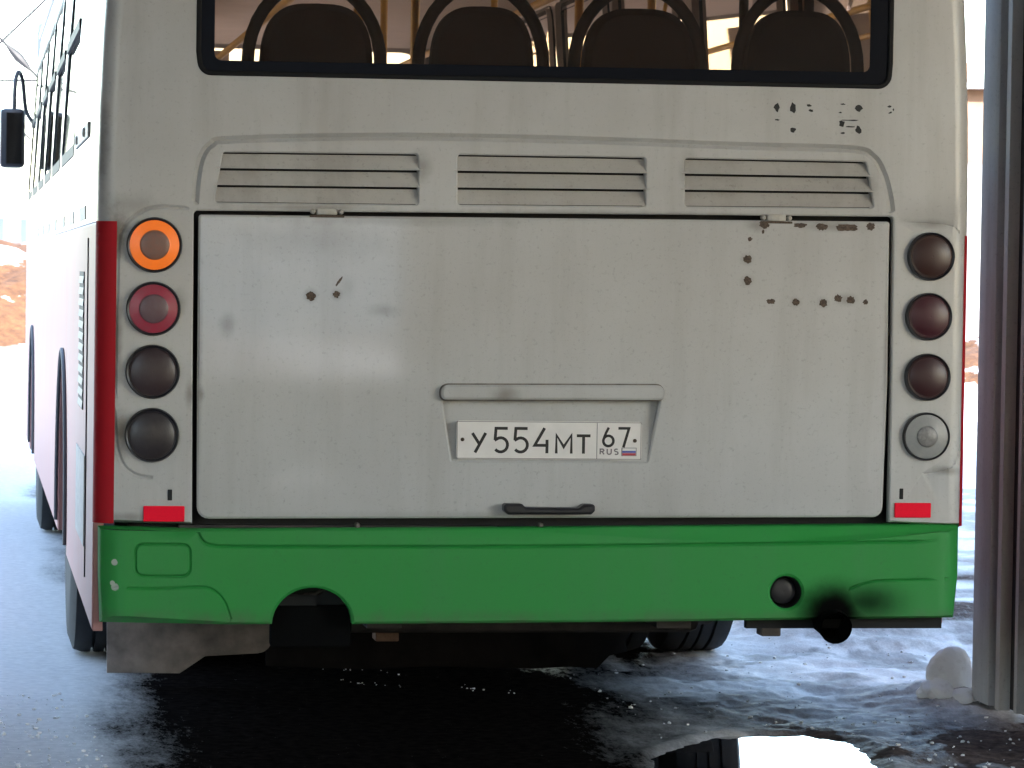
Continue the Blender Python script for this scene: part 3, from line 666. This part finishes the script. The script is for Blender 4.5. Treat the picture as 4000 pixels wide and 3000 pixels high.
q = P(700, 2060); MB().box(q[0], q[0] + .9, .02, .06, .665, .70).build('catch_rail', M['under'], bus)
for px in (1388, 2105): q = P(px, 2052); MB().box(q[0], q[0] + .012, -.004, .03, q[2] - .008, q[2] + .006, .003).build('hatch_stop', M['grimy'], bus)

# rear window
rw = link('rear_window', panel('rear_window', inset(ccw(win), .003), [fillet([XZ([(838, 235)])[0], XZ([(3400, 282)])[0], (XZ([(3400, 282)])[0][0], zt - .06), (XZ([(838, 235)])[0][0], zt - .06)], .02, 4)], flat(.004), .006, .0015), bus, (M['frit'],))
MB().prism(inset(ccw(win), .008), .0066, .0092).build('pane', M['bronze'], rw)
link('rubber_seal', panel('rubber_seal', inset(ccw(win), -.004), [inset(ccw(win), .010)], flat(-.003), .0065, .003), rw, (M['black'],))

# body shell: sides, roof, floor, front, cabin lining
YF = 11.3
ZSPL = ZR
arches = [(3.15, .60), (8.98, .58)]
def side_outline(z_lo, sg):
    pts = [(R_C, z_lo)] if sg < 0 else [(R_C, .70), (.22, .69), (.22, z_lo)]
    for yc, r in arches:
        hh = .50; a0 = math.asin(max(-1, (z_lo - hh) / r)); 
        pts += [(yc - r * math.cos(a), hh + r * math.sin(a)) for a in np.linspace(a0, math.pi - a0, 22)]
    return pts + [(YF, z_lo), (YF, ZSPL - .002), (R_C, ZSPL - .002)]
def smap(sg): return lambda u, v, d: (sg * (hw(v) - d), u, v)
WINS = [(2.2, 3.75), (3.98, 5.25), (5.48, 6.7), (6.93, 8.1), (8.33, 9.6), (9.85, 11.05)]
WZ0, WZ1 = 1.80, 2.57
for sg in (-1, 1):
    low = panel('lower_side_panel', side_outline(.40, sg), [], smap(sg), .03, .006); link('lower_side_panel', low, bus, (M['sidered'],))
    wins = WINS if sg < 0 else [(.75, 2.0), (2.2, 3.6)] + WINS[1:]; WZ1 = 2.57 if sg < 0 else 2.70
    hs = [fillet([(a, WZ0), (b, WZ0), (b, WZ1), (a, WZ1)], .06, 4) for a, b in wins]
    rows = [([(R_C, z), (YF, z)], 0.0, False) for z in (1.7, 1.95, 2.1, 2.25, 2.4, 2.66)]
    up = panel('upper_side_panel', [(R_C, ZSPL), (YF, ZSPL), (YF, 2.80), (R_C, 2.80)], hs, smap(sg), .03, .004, rows); link('upper_side_panel', up, bus, (M['sidewhite'],))
    for h, (a, b) in zip(hs, wins):
        w = link('side_window', panel('side_window', inset(ccw(h), -.012), [inset(ccw(h), .035)], smap(sg), .012, .004), bus, (M['black'],))
        w.location = (sg * .003, 0, 0)
        MB().add([(sg * (hw(z) - .004), y, z) for y, z in inset(ccw(h), .02)], [tuple(range(len(h)))]).build('pane', M['pane'], w)
        if sg < 0: MB().box(sg * (hw(2.24)) - .004, sg * (hw(2.24)) + .008, a + .03, b - .03, 2.222, 2.258).build('transom', M['black'], w)
m = MB(); n = 15; V = []
for y in (0.02, YF):
    for k in range(n):
        a = math.pi * k / (n - 1); e = .35; x = (hw(2.80) - .002) * np.sign(math.cos(a)) * abs(math.cos(a)) ** e; z = 2.80 + .2 * abs(math.sin(a)) ** .8; V.append((x, y, z))
Fq = [(k, k + 1, n + k + 1, n + k) for k in range(n - 1)] + [tuple(range(n))]
m.add(V, Fq).build('roof', M['white'], bus, 50)
MB().box(-1.19, 1.19, .14, YF - .1, 2.76, 2.785).build('ceiling', M['tub'], bus)
MB().box(-1.19, 1.19, .1, YF - .1, .47, .52).build('floor', M['under'], bus)
MB().box(-1.15, 1.15, .12, 1.0, .53, 1.62).build('engine_housing', M['under'], bus)
MB().box(-1.18, 1.18, 1.02, YF - .1, .95, .98).build('cabin_floor', M['tub'], bus)
for sg in (-1, 1): MB().box(sg * 1.205 - .008, sg * 1.205 + .008, 1.0, YF - .1, .98, 1.78).build('lining', M['tub'], bus)
fr = [(-1.2, .4), (1.2, .4), (1.2, 2.86), (-1.2, 2.86)]
link('front_panel', panel('front_panel', fr, [fillet([(-1.1, 1.35), (1.1, 1.35), (1.1, 2.74), (-1.1, 2.74)], .1, 4)], flat(YF), .03, .004), bus, (M['sidewhite'],))
MB().box(-1.1, 1.1, YF + .005, YF + .011, 1.35, 2.74).build('windscreen', M['pane'], bus)
# left flank details: service door with a louvred strip, hinge, row of small vents
sx = -1.25
MB().box(sx - .004, sx + .004, .62, .632, .5, 1.5).build('door_seam', M['black'], bus)
sv = MB().box(sx - .003, sx + .01, .95, 1.35, .98, 1.40).build('side_grille', M['black'], bus)
for k in range(12): z = .985 + k * .0345; MB().add([(sx - .002, .95, z + .028), (sx - .002, 1.35, z + .028), (sx - .006, 1.35, z), (sx - .006, .95, z)], [(0, 1, 2, 3)]).build('louvre_slat', M['rim'], sv)
sv2 = MB().box(sx - .003, sx + .01, .75, 1.5, .58, .85).build('side_grille', M['rim'], bus)
q = MB().box(sx - .005, sx + .004, .7, 1.9, 1.80, 1.845, .002).build('hinge_bar', M['rim'], bus)
for y in (.95, 1.65): MB().lathe([(.014, 0), (.014, -.006), (.006, -.009)], 'X', 12, (sx - .005, y, 1.822)).build('bolt', M['hinge'], q)
for k in range(7): y = .9 + k * 1.15; MB().box(-hw(1.58) - .003, -hw(1.58) + .01, y, y + .55, 1.558, 1.60).build('side_vent', M['rim'], bus)
# wheel arch lips
for yc, r in arches:
    m = MB().tube([(sx - .006, yc - (r + .01) * math.cos(a), .50 + (r + .01) * math.sin(a)) for a in np.linspace(-.1, math.pi + .1, 24)], .008, 6); m.build('arch_lip', M['archlip'], bus, 50)
# wheels
def wheel(x0, x1, y, parent, out):
    w = MB().lathe([(.30, x0), (.42, x0), (.475, x0 + .02), (.485, x0 + .05), *[(r_g, x0 + (x1 - x0) * f_) for f_, r_g in ((.30, .485), (.305, .470), (.345, .470), (.35, .485), (.48, .485), (.485, .470), (.515, .470), (.52, .485), (.65, .485), (.655, .470), (.695, .470), (.70, .485))], (.485, x1 - .05), (.475, x1 - .02), (.42, x1), (.30, x1)], 'X', 40, (0, y, .485))
    o = bpy.data.objects.new('wheel', None); COL.objects.link(o); o.parent = parent
    t_ = w.build('tyre', M['tyre'], o, 40)
    xo = x0 + .02 if out < 0 else x1 - .02
    MB().lathe([(.30, xo), (.28, xo - out * .03), (.20, xo - out * .05), (.14, xo - out * .03), (.13, xo + out * .015), (.02, xo + out * .02)], 'X', 32, (0, y, .485)).build('rim', M['rim'], o, 40)
    return o
wheel(-1.225, -.955, 3.15, bus, -1); wheel(-.92, -.65, 3.15, bus, -1); wheel(.955, 1.225, 3.15, bus, 1); wheel(.65, .92, 3.15, bus, 1)
wheel(-1.22, -.95, 8.98, bus, -1); wheel(.95, 1.22, 8.98, bus, 1)
MB().tube([(-.64, 3.15, .485), (.64, 3.15, .485)], .10, 14).lathe([(.08, -.2), (.24, -.1), (.24, .1), (.08, .2)], 'X', 20, (0, 3.15, .485)).build('rear_axle', M['under'], bus, 40)
# flaps and underbody bits
def flap(pxs, Y, name, mat, th=.012):
    pts = fillet(XZ(pxs, Y), [0, 0, .05, .01], 4)
    m = panel(name, pts, [], lambda u, v, d: (u, Y + d + .02 * math.sin(u * 9) * (1 - v) , v), th, .002); return link(name, m, bus, (mat,))
flap([(418, 2330), (1065, 2330), (1065, 2552), (800, 2562), (700, 2628), (418, 2630)], 2.1, 'mud_flap_and_blocker', M['flap'])
flap([(1040, 2330), (2480, 2330), (2482, 2462), (2440, 2500), (2452, 2545), (2380, 2560), (2330, 2608), (2210, 2602), (2080, 2612), (1700, 2604), (1400, 2612), (1040, 2604)], 2.3, 'mud_flap_and_blocker', M['light_blocker'])  # black sheet added to block light and bright reflections under the bus
flap([(2440, 2380), (2800, 2380), (2790, 2440), (2470, 2440)], 2.2, 'mud_flap_and_blocker', M['under'])
a = P(1460, 2440, .6); MB().box(a[0], a[0] + .07, .55, .64, a[2] - .045, a[2] + .12, .004).build('bracket', M['rusty'], bus)
a = P(2960, 2440, .5); MB().box(a[0], a[0] + .06, .45, .52, a[2] - .030, a[2] + .12, .004).build('bracket', M['flap'], bus)
for x in (-.42, .42): MB().box(x - .05, x + .05, .12, 10.5, .40, .47).build('chassis_rail', M['under'], bus)
MB().box(-.55, .55, .35, 1.6, .36, .52, .03).build('engine_sump', M['under'], bus)
MB().box(.62, 1.20, .06, .09, .405, .47).build('rear_crossbar', M['void'], bus)
MB().box(-1.18, -.62, .06, .09, .44, .50).build('rear_crossbar', M['void'], bus)
# black boxes standing in for the shaded recess behind the bumper's round cut-out
q = P(1216, 2400); MB().box(q[0] - .15, q[0] + .15, .10, .13, q[2] - .02, q[2] + .17, .01).box(q[0] - .11, q[0] + .12, .05, .0985, q[2] - .10, q[2] + .02, .012).build('dark_recess', M['pipe'], bus, 40)
MB().tube([(q[0] - .03, .085, q[2] + .045), (q[0] + .02, .07, q[2] + .05), (q[0] + .06, .085, q[2] + .075)], .007, 8).build('hose', M['under'], bus, 40)
# tail pipe
q = P(3262, 2452, -.05)
ep = MB().tube([(q[0] + .02, .42, q[2] + .16), (q[0] + .01, .14, q[2] + .03), (q[0], -.06, q[2])], .047, 20, cap=False).tube([(q[0], -.055, q[2]), (q[0] + .005, .12, q[2] + .012)], .041, 20, cap=False).build('exhaust_pipe', M['pipe'], bus, 40)

# cabin: seats of the last row and handrails
def seat(px0, px1, ax0, ax1, ytop):
    Y = .34; a = P(px0, ytop, Y); b = P(px1, ytop, Y); zt_ = a[2]; w = (b[0] - a[0]); cx = (a[0] + b[0]) / 2
    prof = []
    for k in range(25):
        t_ = math.pi * k / 24; e = .62; prof.append((cx - w / 2 * np.sign(math.cos(t_)) * abs(math.cos(t_)) ** e, zt_ - .20 + .20 * math.sin(t_) ** .75))
    prof = [(cx - w / 2 - .03, 1.62)] + prof + [(cx + w / 2 + .03, 1.62)]
    s_ = bpy.data.objects.new('passenger_seat', None); COL.objects.link(s_); s_.parent = bus
    link('backrest', panel('backrest', prof, [], flat(Y), .07, .02), s_, (M['seat'],))
    A = P(ax0, 150, Y); B = P(ax1, 150, Y); c = (A[0] + B[0]) / 2; ww = (B[0] - A[0]) / 2; pts = [(c - ww, Y + .03, 1.62), (c - ww, Y + .03, 1.95)]
    pts += [(c - ww * math.cos(t_), Y + .03, zt_ - .17 + .235 * math.sin(t_)) for t_ in np.linspace(0, math.pi, 19)] + [(c + ww, Y + .03, 1.95), (c + ww, Y + .03, 1.62)]
    MB().tube(pts, .019, 10).build('grab_rail', M['black'], s_, 50)
seat(1022, 1462, 972, 1492, 6); seat(1690, 2092, 1640, 2130, 18); seat(2288, 2722, 2250, 2748, 26); seat(2925, 3330, 2890, 3362, 34)
for (px, Y, mt) in ((1400, 1.6, 'pole'), (1622, 2.2, 'pole'), (2262, 1.9, 'pole'), (2545, 2.4, 'pole'), (2905, 1.4, 'seat'), (3160, 1.1, 'seat'), (1500, 5.0, 'pole'), (1930, 6.0, 'pole'), (2100, 7.5, 'pole')):
    x = P(px, 60, Y)[0]
    if abs(x) < 1.15: MB().tube([(x, Y, .98), (x, Y, 2.76)], .016, 10).build('handrail', M[mt], bus, 50)
for x in (-.45, .45): MB().tube([(x, 1.0, 2.40), (x, 9.5, 2.40)], .015, 8).build('ceiling_rail', M['pole'], bus, 50)
MB().box(-1.15, -.2, 9.3, 9.33, .98, 2.6).build('cab_partition', M['tub'], bus)

# wing mirror at the front left corner
wm = MB(); c0 = P(48, 540, 10.9)
mb = MB().box(c0[0] - .075, c0[0] + .075, 10.87, 10.97, c0[2] - .175, c0[2] + .175, .03).build('wing_mirror', M['plastic'], bus, 40)
MB().box(c0[0] - .035, c0[0] + .055, 10.863, 10.868, c0[2] - .15, c0[2] + .15, .001).build('mirror_glass', M['mirrorglass'], mb)
a_ = c0[2] + .16
MB().tube(smoothline([(c0[0] + .01, 10.92, a_), (c0[0] + .015, 10.95, a_ + .17), (c0[0] + .035, 11.0, a_ + .235), (c0[0] + .06, 11.05, a_ + .18), (c0[0] + .08, 11.1, a_ + .02), (c0[0] + .12, 11.2, a_ - .05)], 5), .013, 8).build('mirror_arm', M['plastic'], mb, 50)

# ------------------------------------------------------------------ small things on the ground
def lumpmesh(name, r, seed, sq=(1, 1, 1), rag=.25, sub=3):
    bm = bmesh.new(); bmesh.ops.create_icosphere(bm, subdivisions=sub, radius=1.0); rr = np.random.default_rng(seed)
    ph = rr.random((6, 3)) * 6; fr_ = rr.normal(size=(6, 3)) * 2.2
    for v in bm.verts:
        n_ = sum(math.sin(float(np.dot(fr_[k], v.co)) + ph[k][0]) for k in range(6)) / 6
        n2_ = math.sin(v.co.x * 9 + seed) * math.sin(v.co.y * 8 + 1) * math.sin(v.co.z * 10 + 2) * .05 + (rr.random() - .5) * .02
        v.co = Vector((v.co.x * sq[0], v.co.y * sq[1], v.co.z * sq[2])) * r * (1 + rag * n_ + n2_)
    me = bpy.data.meshes.new(name); bm.to_mesh(me); bm.free(); me.shade_smooth(); return me
q = G(3700, 2752); link('snow_lump', lumpmesh('snow_lump', .085, 41, (.86, .95, 1.08), .30, 4), None, (M['snowmat'],), (q[0] + .015, q[1] + .03, .092), 'large rounded white snow lump resting at the foot of the ribbed gate', 'snow lump')
link('snow_lump', lumpmesh('snow_lump', .055, 17, (1.25, 1.1, .75), .5, 4), None, (M['snowmat'],), (q[0] - .045, q[1] - .03, .045), 'low crusty snow chunk leaning against the left foot of the large rounded lump', 'snow lump')
link('snow_lump', lumpmesh('snow_lump', .04, 29, (1.3, 1.2, .7), .5, 4), None, (M['snowmat'],), (q[0] + .03, q[1] - .09, .035), 'small flat snow chunk lying in front of the large rounded lump', 'snow lump')
m = MB(); r_ = random.Random(3)
gl = [(1190, 2600, 1560, 2625), (1290, 2570, 1480, 2575), (1330, 2655, 1620, 2680), (1780, 2680, 2060, 2702), (1350, 2540, 1450, 2550)]  # crumbs along these lines stand in for glints on wet ground
for k in range(840):
    if k >= 780:
        a_ = gl[k % 5]; u_ = r_.random(); q = G(a_[0] + (a_[2] - a_[0]) * u_, a_[1] + (a_[3] - a_[1]) * u_ + r_.gauss(0, 4)); x, y = float(q[0]), float(q[1])
    elif k < 360: x, y = .5 + 1.5 * r_.random() ** .9, .05 + 3.6 * r_.random() ** 1.5
    else: x, y = -1.75 + .55 * r_.random(), .1 + 1.8 * r_.random() ** 1.6
    px_, py_ = np.array([x]), np.array([y])
    if polydist(px_, py_, PUD)[0] < .03: continue
    j_ = int(np.argmin(abs(gx - x))); i_ = int(np.argmin(abs(gy - y))); rad = .002 + (.007 if k < 780 else .003) * r_.random() ** 3.5
    bm = bmesh.new(); bmesh.ops.create_icosphere(bm, subdivisions=1, radius=rad)
    for v in bm.verts: v.co *= .6 + .8 * r_.random(); v.co.z *= .7
    bm.verts.index_update(); m.add([(v.co.x + x, v.co.y + y, v.co.z + H[i_, j_] + rad * .3) for v in bm.verts], [[v.index for v in f.verts] for f in bm.faces]); bm.free()
m.build('snow_crumbs_and_glints', M['snowmat'], None, None, label='loose crumbs of snow and ice strewn over the ground, some standing for glints', cat='snow crumbs', kind='stuff')
# ------------------------------------------------------------------ far surroundings
def bank(name, x0, x1, y0, y1, top, seed, label_kind='structure'):
    xs = np.linspace(x0, x1, 140); ys = np.linspace(y0, y1, 60); X, Y = np.meshgrid(xs, ys); u = (Y - y0) / (y1 - y0)
    Hh = top * sstep(0, .38, u) * (.82 + .36 * fbm(X, Y, .5, 3, seed)) + (fbm(X, Y, 1.6, 4, seed + 7) - .5) * .45 * sstep(0, .2, u) - .05
    V = np.column_stack([X.ravel(), Y.ravel(), Hh.ravel()]); nx_ = len(xs)
    Fq = [(j * nx_ + i, j * nx_ + i + 1, (j + 1) * nx_ + i + 1, (j + 1) * nx_ + i) for j in range(len(ys) - 1) for i in range(nx_ - 1)]
    me = mesh(name, V, Fq); me.shade_smooth(); return me
t = NT('frozen soil with snow patches')
n1 = t.noise(1.3, 6, .65, vec=(1, 1, 2.2)); sm = t.ramp(n1, .57, .62); n2 = t.ramp(t.noise(9, 5), .3, .7)
sz = t.n('ShaderNodeSeparateXYZ'); t.l(t.tc.outputs['Object'], sz.inputs[0]); sm = t.math('MAXIMUM', sm, t.math('MULTIPLY', t.math('SUBTRACT', t.math('ADD', .34, t.math('MULTIPLY', n1, .25)), sz.outputs['Z']), 9, clamp=True), clamp=True)
M['bank'] = t.set(t.mix(sm, t.mix(n2, (0.065, 0.026, 0.009), (0.14, 0.062, 0.022)), (0.80, 0.80, 0.82)), .85); t.bump(t.noise(6, 5), .5, .08)
link('dirt_bank', bank('dirt_bank', -24, 1.0, 29, 44, 1.62, 5), None, (M['bank'],), kind='structure')
link('dirt_bank', bank('dirt_bank', 3, 30, 17.5, 30, .75, 15), None, (M['bank'],), kind='structure')
# blue sheet fence on the left bank
bf = empty('sheet_fence', 'pale blue sheet metal fence standing behind the dirt bank on the left', 'fence', (-4, 46, .9))
for k in range(60):
    x = -22 + k * .36; m = MB(); n = 5; pr = [(x, 0), (x + .09, -.03), (x + .18, -.03), (x + .27, 0), (x + .358, 0)]; h_ = 2.12 + .04 * random.random()
    m.add([(a + 4, b, 0 - .3) for a, b in pr] + [(a + 4, b, h_ - .9) for a, b in pr] , [(i, i + 1, n + i + 1, n + i) for i in range(n - 1)])
    m.build('sheet_panel', M['bluefence'], bf)
# brick house behind, right
x0 = float(P(3735, 700, 30)[0]); hy = 30
hs = empty('brick_house', 'tan brick house with snowy roof seen through the gap right of the bus', 'house', (x0 + 3, hy + 3, 0))
def hp_(name, mat, m): o = m.build(name, mat, hs); o.location = (-x0 - 3, -hy - 3, 0); return o
zA = float(P(3820, 350, hy)[2]); zB = float(P(3820, 250, hy)[2])
hp_('wall', M['brick'], MB().box(x0, x0 + 7, hy, hy + 6, 0, zA))
hp_('roof', M['snowmat'], MB().add([(x0 - .15, hy - .3, zA), (x0 + 7.3, hy - .3, zA), (x0 + 7.3, hy + 3, zB), (x0 - .15, hy + 3, zB), (x0 + 7.3, hy + 6.3, zA), (x0 - .15, hy + 6.3, zA)], [(0, 1, 2, 3), (3, 2, 4, 5), (0, 3, 5), (1, 2, 4), (0, 1, 4, 5)]))
hp_('chimney', M['brick'], MB().box(x0 + .25, x0 + .75, hy + 1.6, hy + 2.1, zA + .05, zB + .12))
hp_('window', M['whiteboard'], MB().box(x0 + 1.2, x0 + 2.2, hy - .04, hy - .002, 1.2, 2.2))
# white board fence before the house
wf = empty('board_fence', 'white board fence standing before the brick house right of the bus', 'fence', (x0 + 2, 25, 0))
wx = float(P(3760, 900, 25)[0]); ztf = float(P(3820, 640, 25)[2])
for k in range(22):
    x = wx + k * .22; z1 = ztf - .03 * (k % 2); o = MB().box(x, x + .205, 24.98 + .012 * (k % 2), 25.0 + .012 * (k % 2), .2, z1).build('board', M['whiteboard'], wf); o.location = (-x0 - 2, -25, 0)
for z in (.6, ztf - .35): o = MB().box(wx, wx + 4.8, 25.014, 25.06, z, z + .09).build('rail', M['whiteboard'], wf); o.location = (-x0 - 2, -25, 0)
# overhead wires at the left
def wire(a, b, label, sag=.15, lumps=()):
    a, b = Vector(a), Vector(b); pts = []
    for k in range(21): u = k / 20; p_ = a.lerp(b, u); p_.z -= sag * 4 * u * (1 - u); pts.append(p_)
    w = MB().tube(pts, .014, 6).build('overhead_wire', M['wire'], None, label=label, cat='wire', group='overhead wires left of the bus')
    for u in lumps: p_ = a.lerp(b, u); p_.z -= sag * 4 * u * (1 - u); d_ = (b - a).normalized(); MB().tube([p_ - d_ * .16, p_ - d_ * .07, p_, p_ + d_ * .07, p_ + d_ * .16], [.014, .035, .045, .035, .014], 8).build('insulator', M['wire'], w, 40)
def far(px, py, Y): return tuple(float(q) for q in P(px, py, Y))
wire(far(-900, -800, 22), far(400, 560, 22), 'wire running down to the right with a dark insulator, left of the bus', 0.02, (.745,))
wire(far(-900, 1010, 24), far(520, -330, 24), 'thin wire rising to the right beside the bus roof', 0.02)
wire(far(-900, 312, 26), far(400, 308, 26), 'level wire passing behind the wing mirror arm', 0.02)
wire(far(-700, -250, 28), far(200, 620, 28), 'wire sloping down behind the black wing mirror', 0.02)
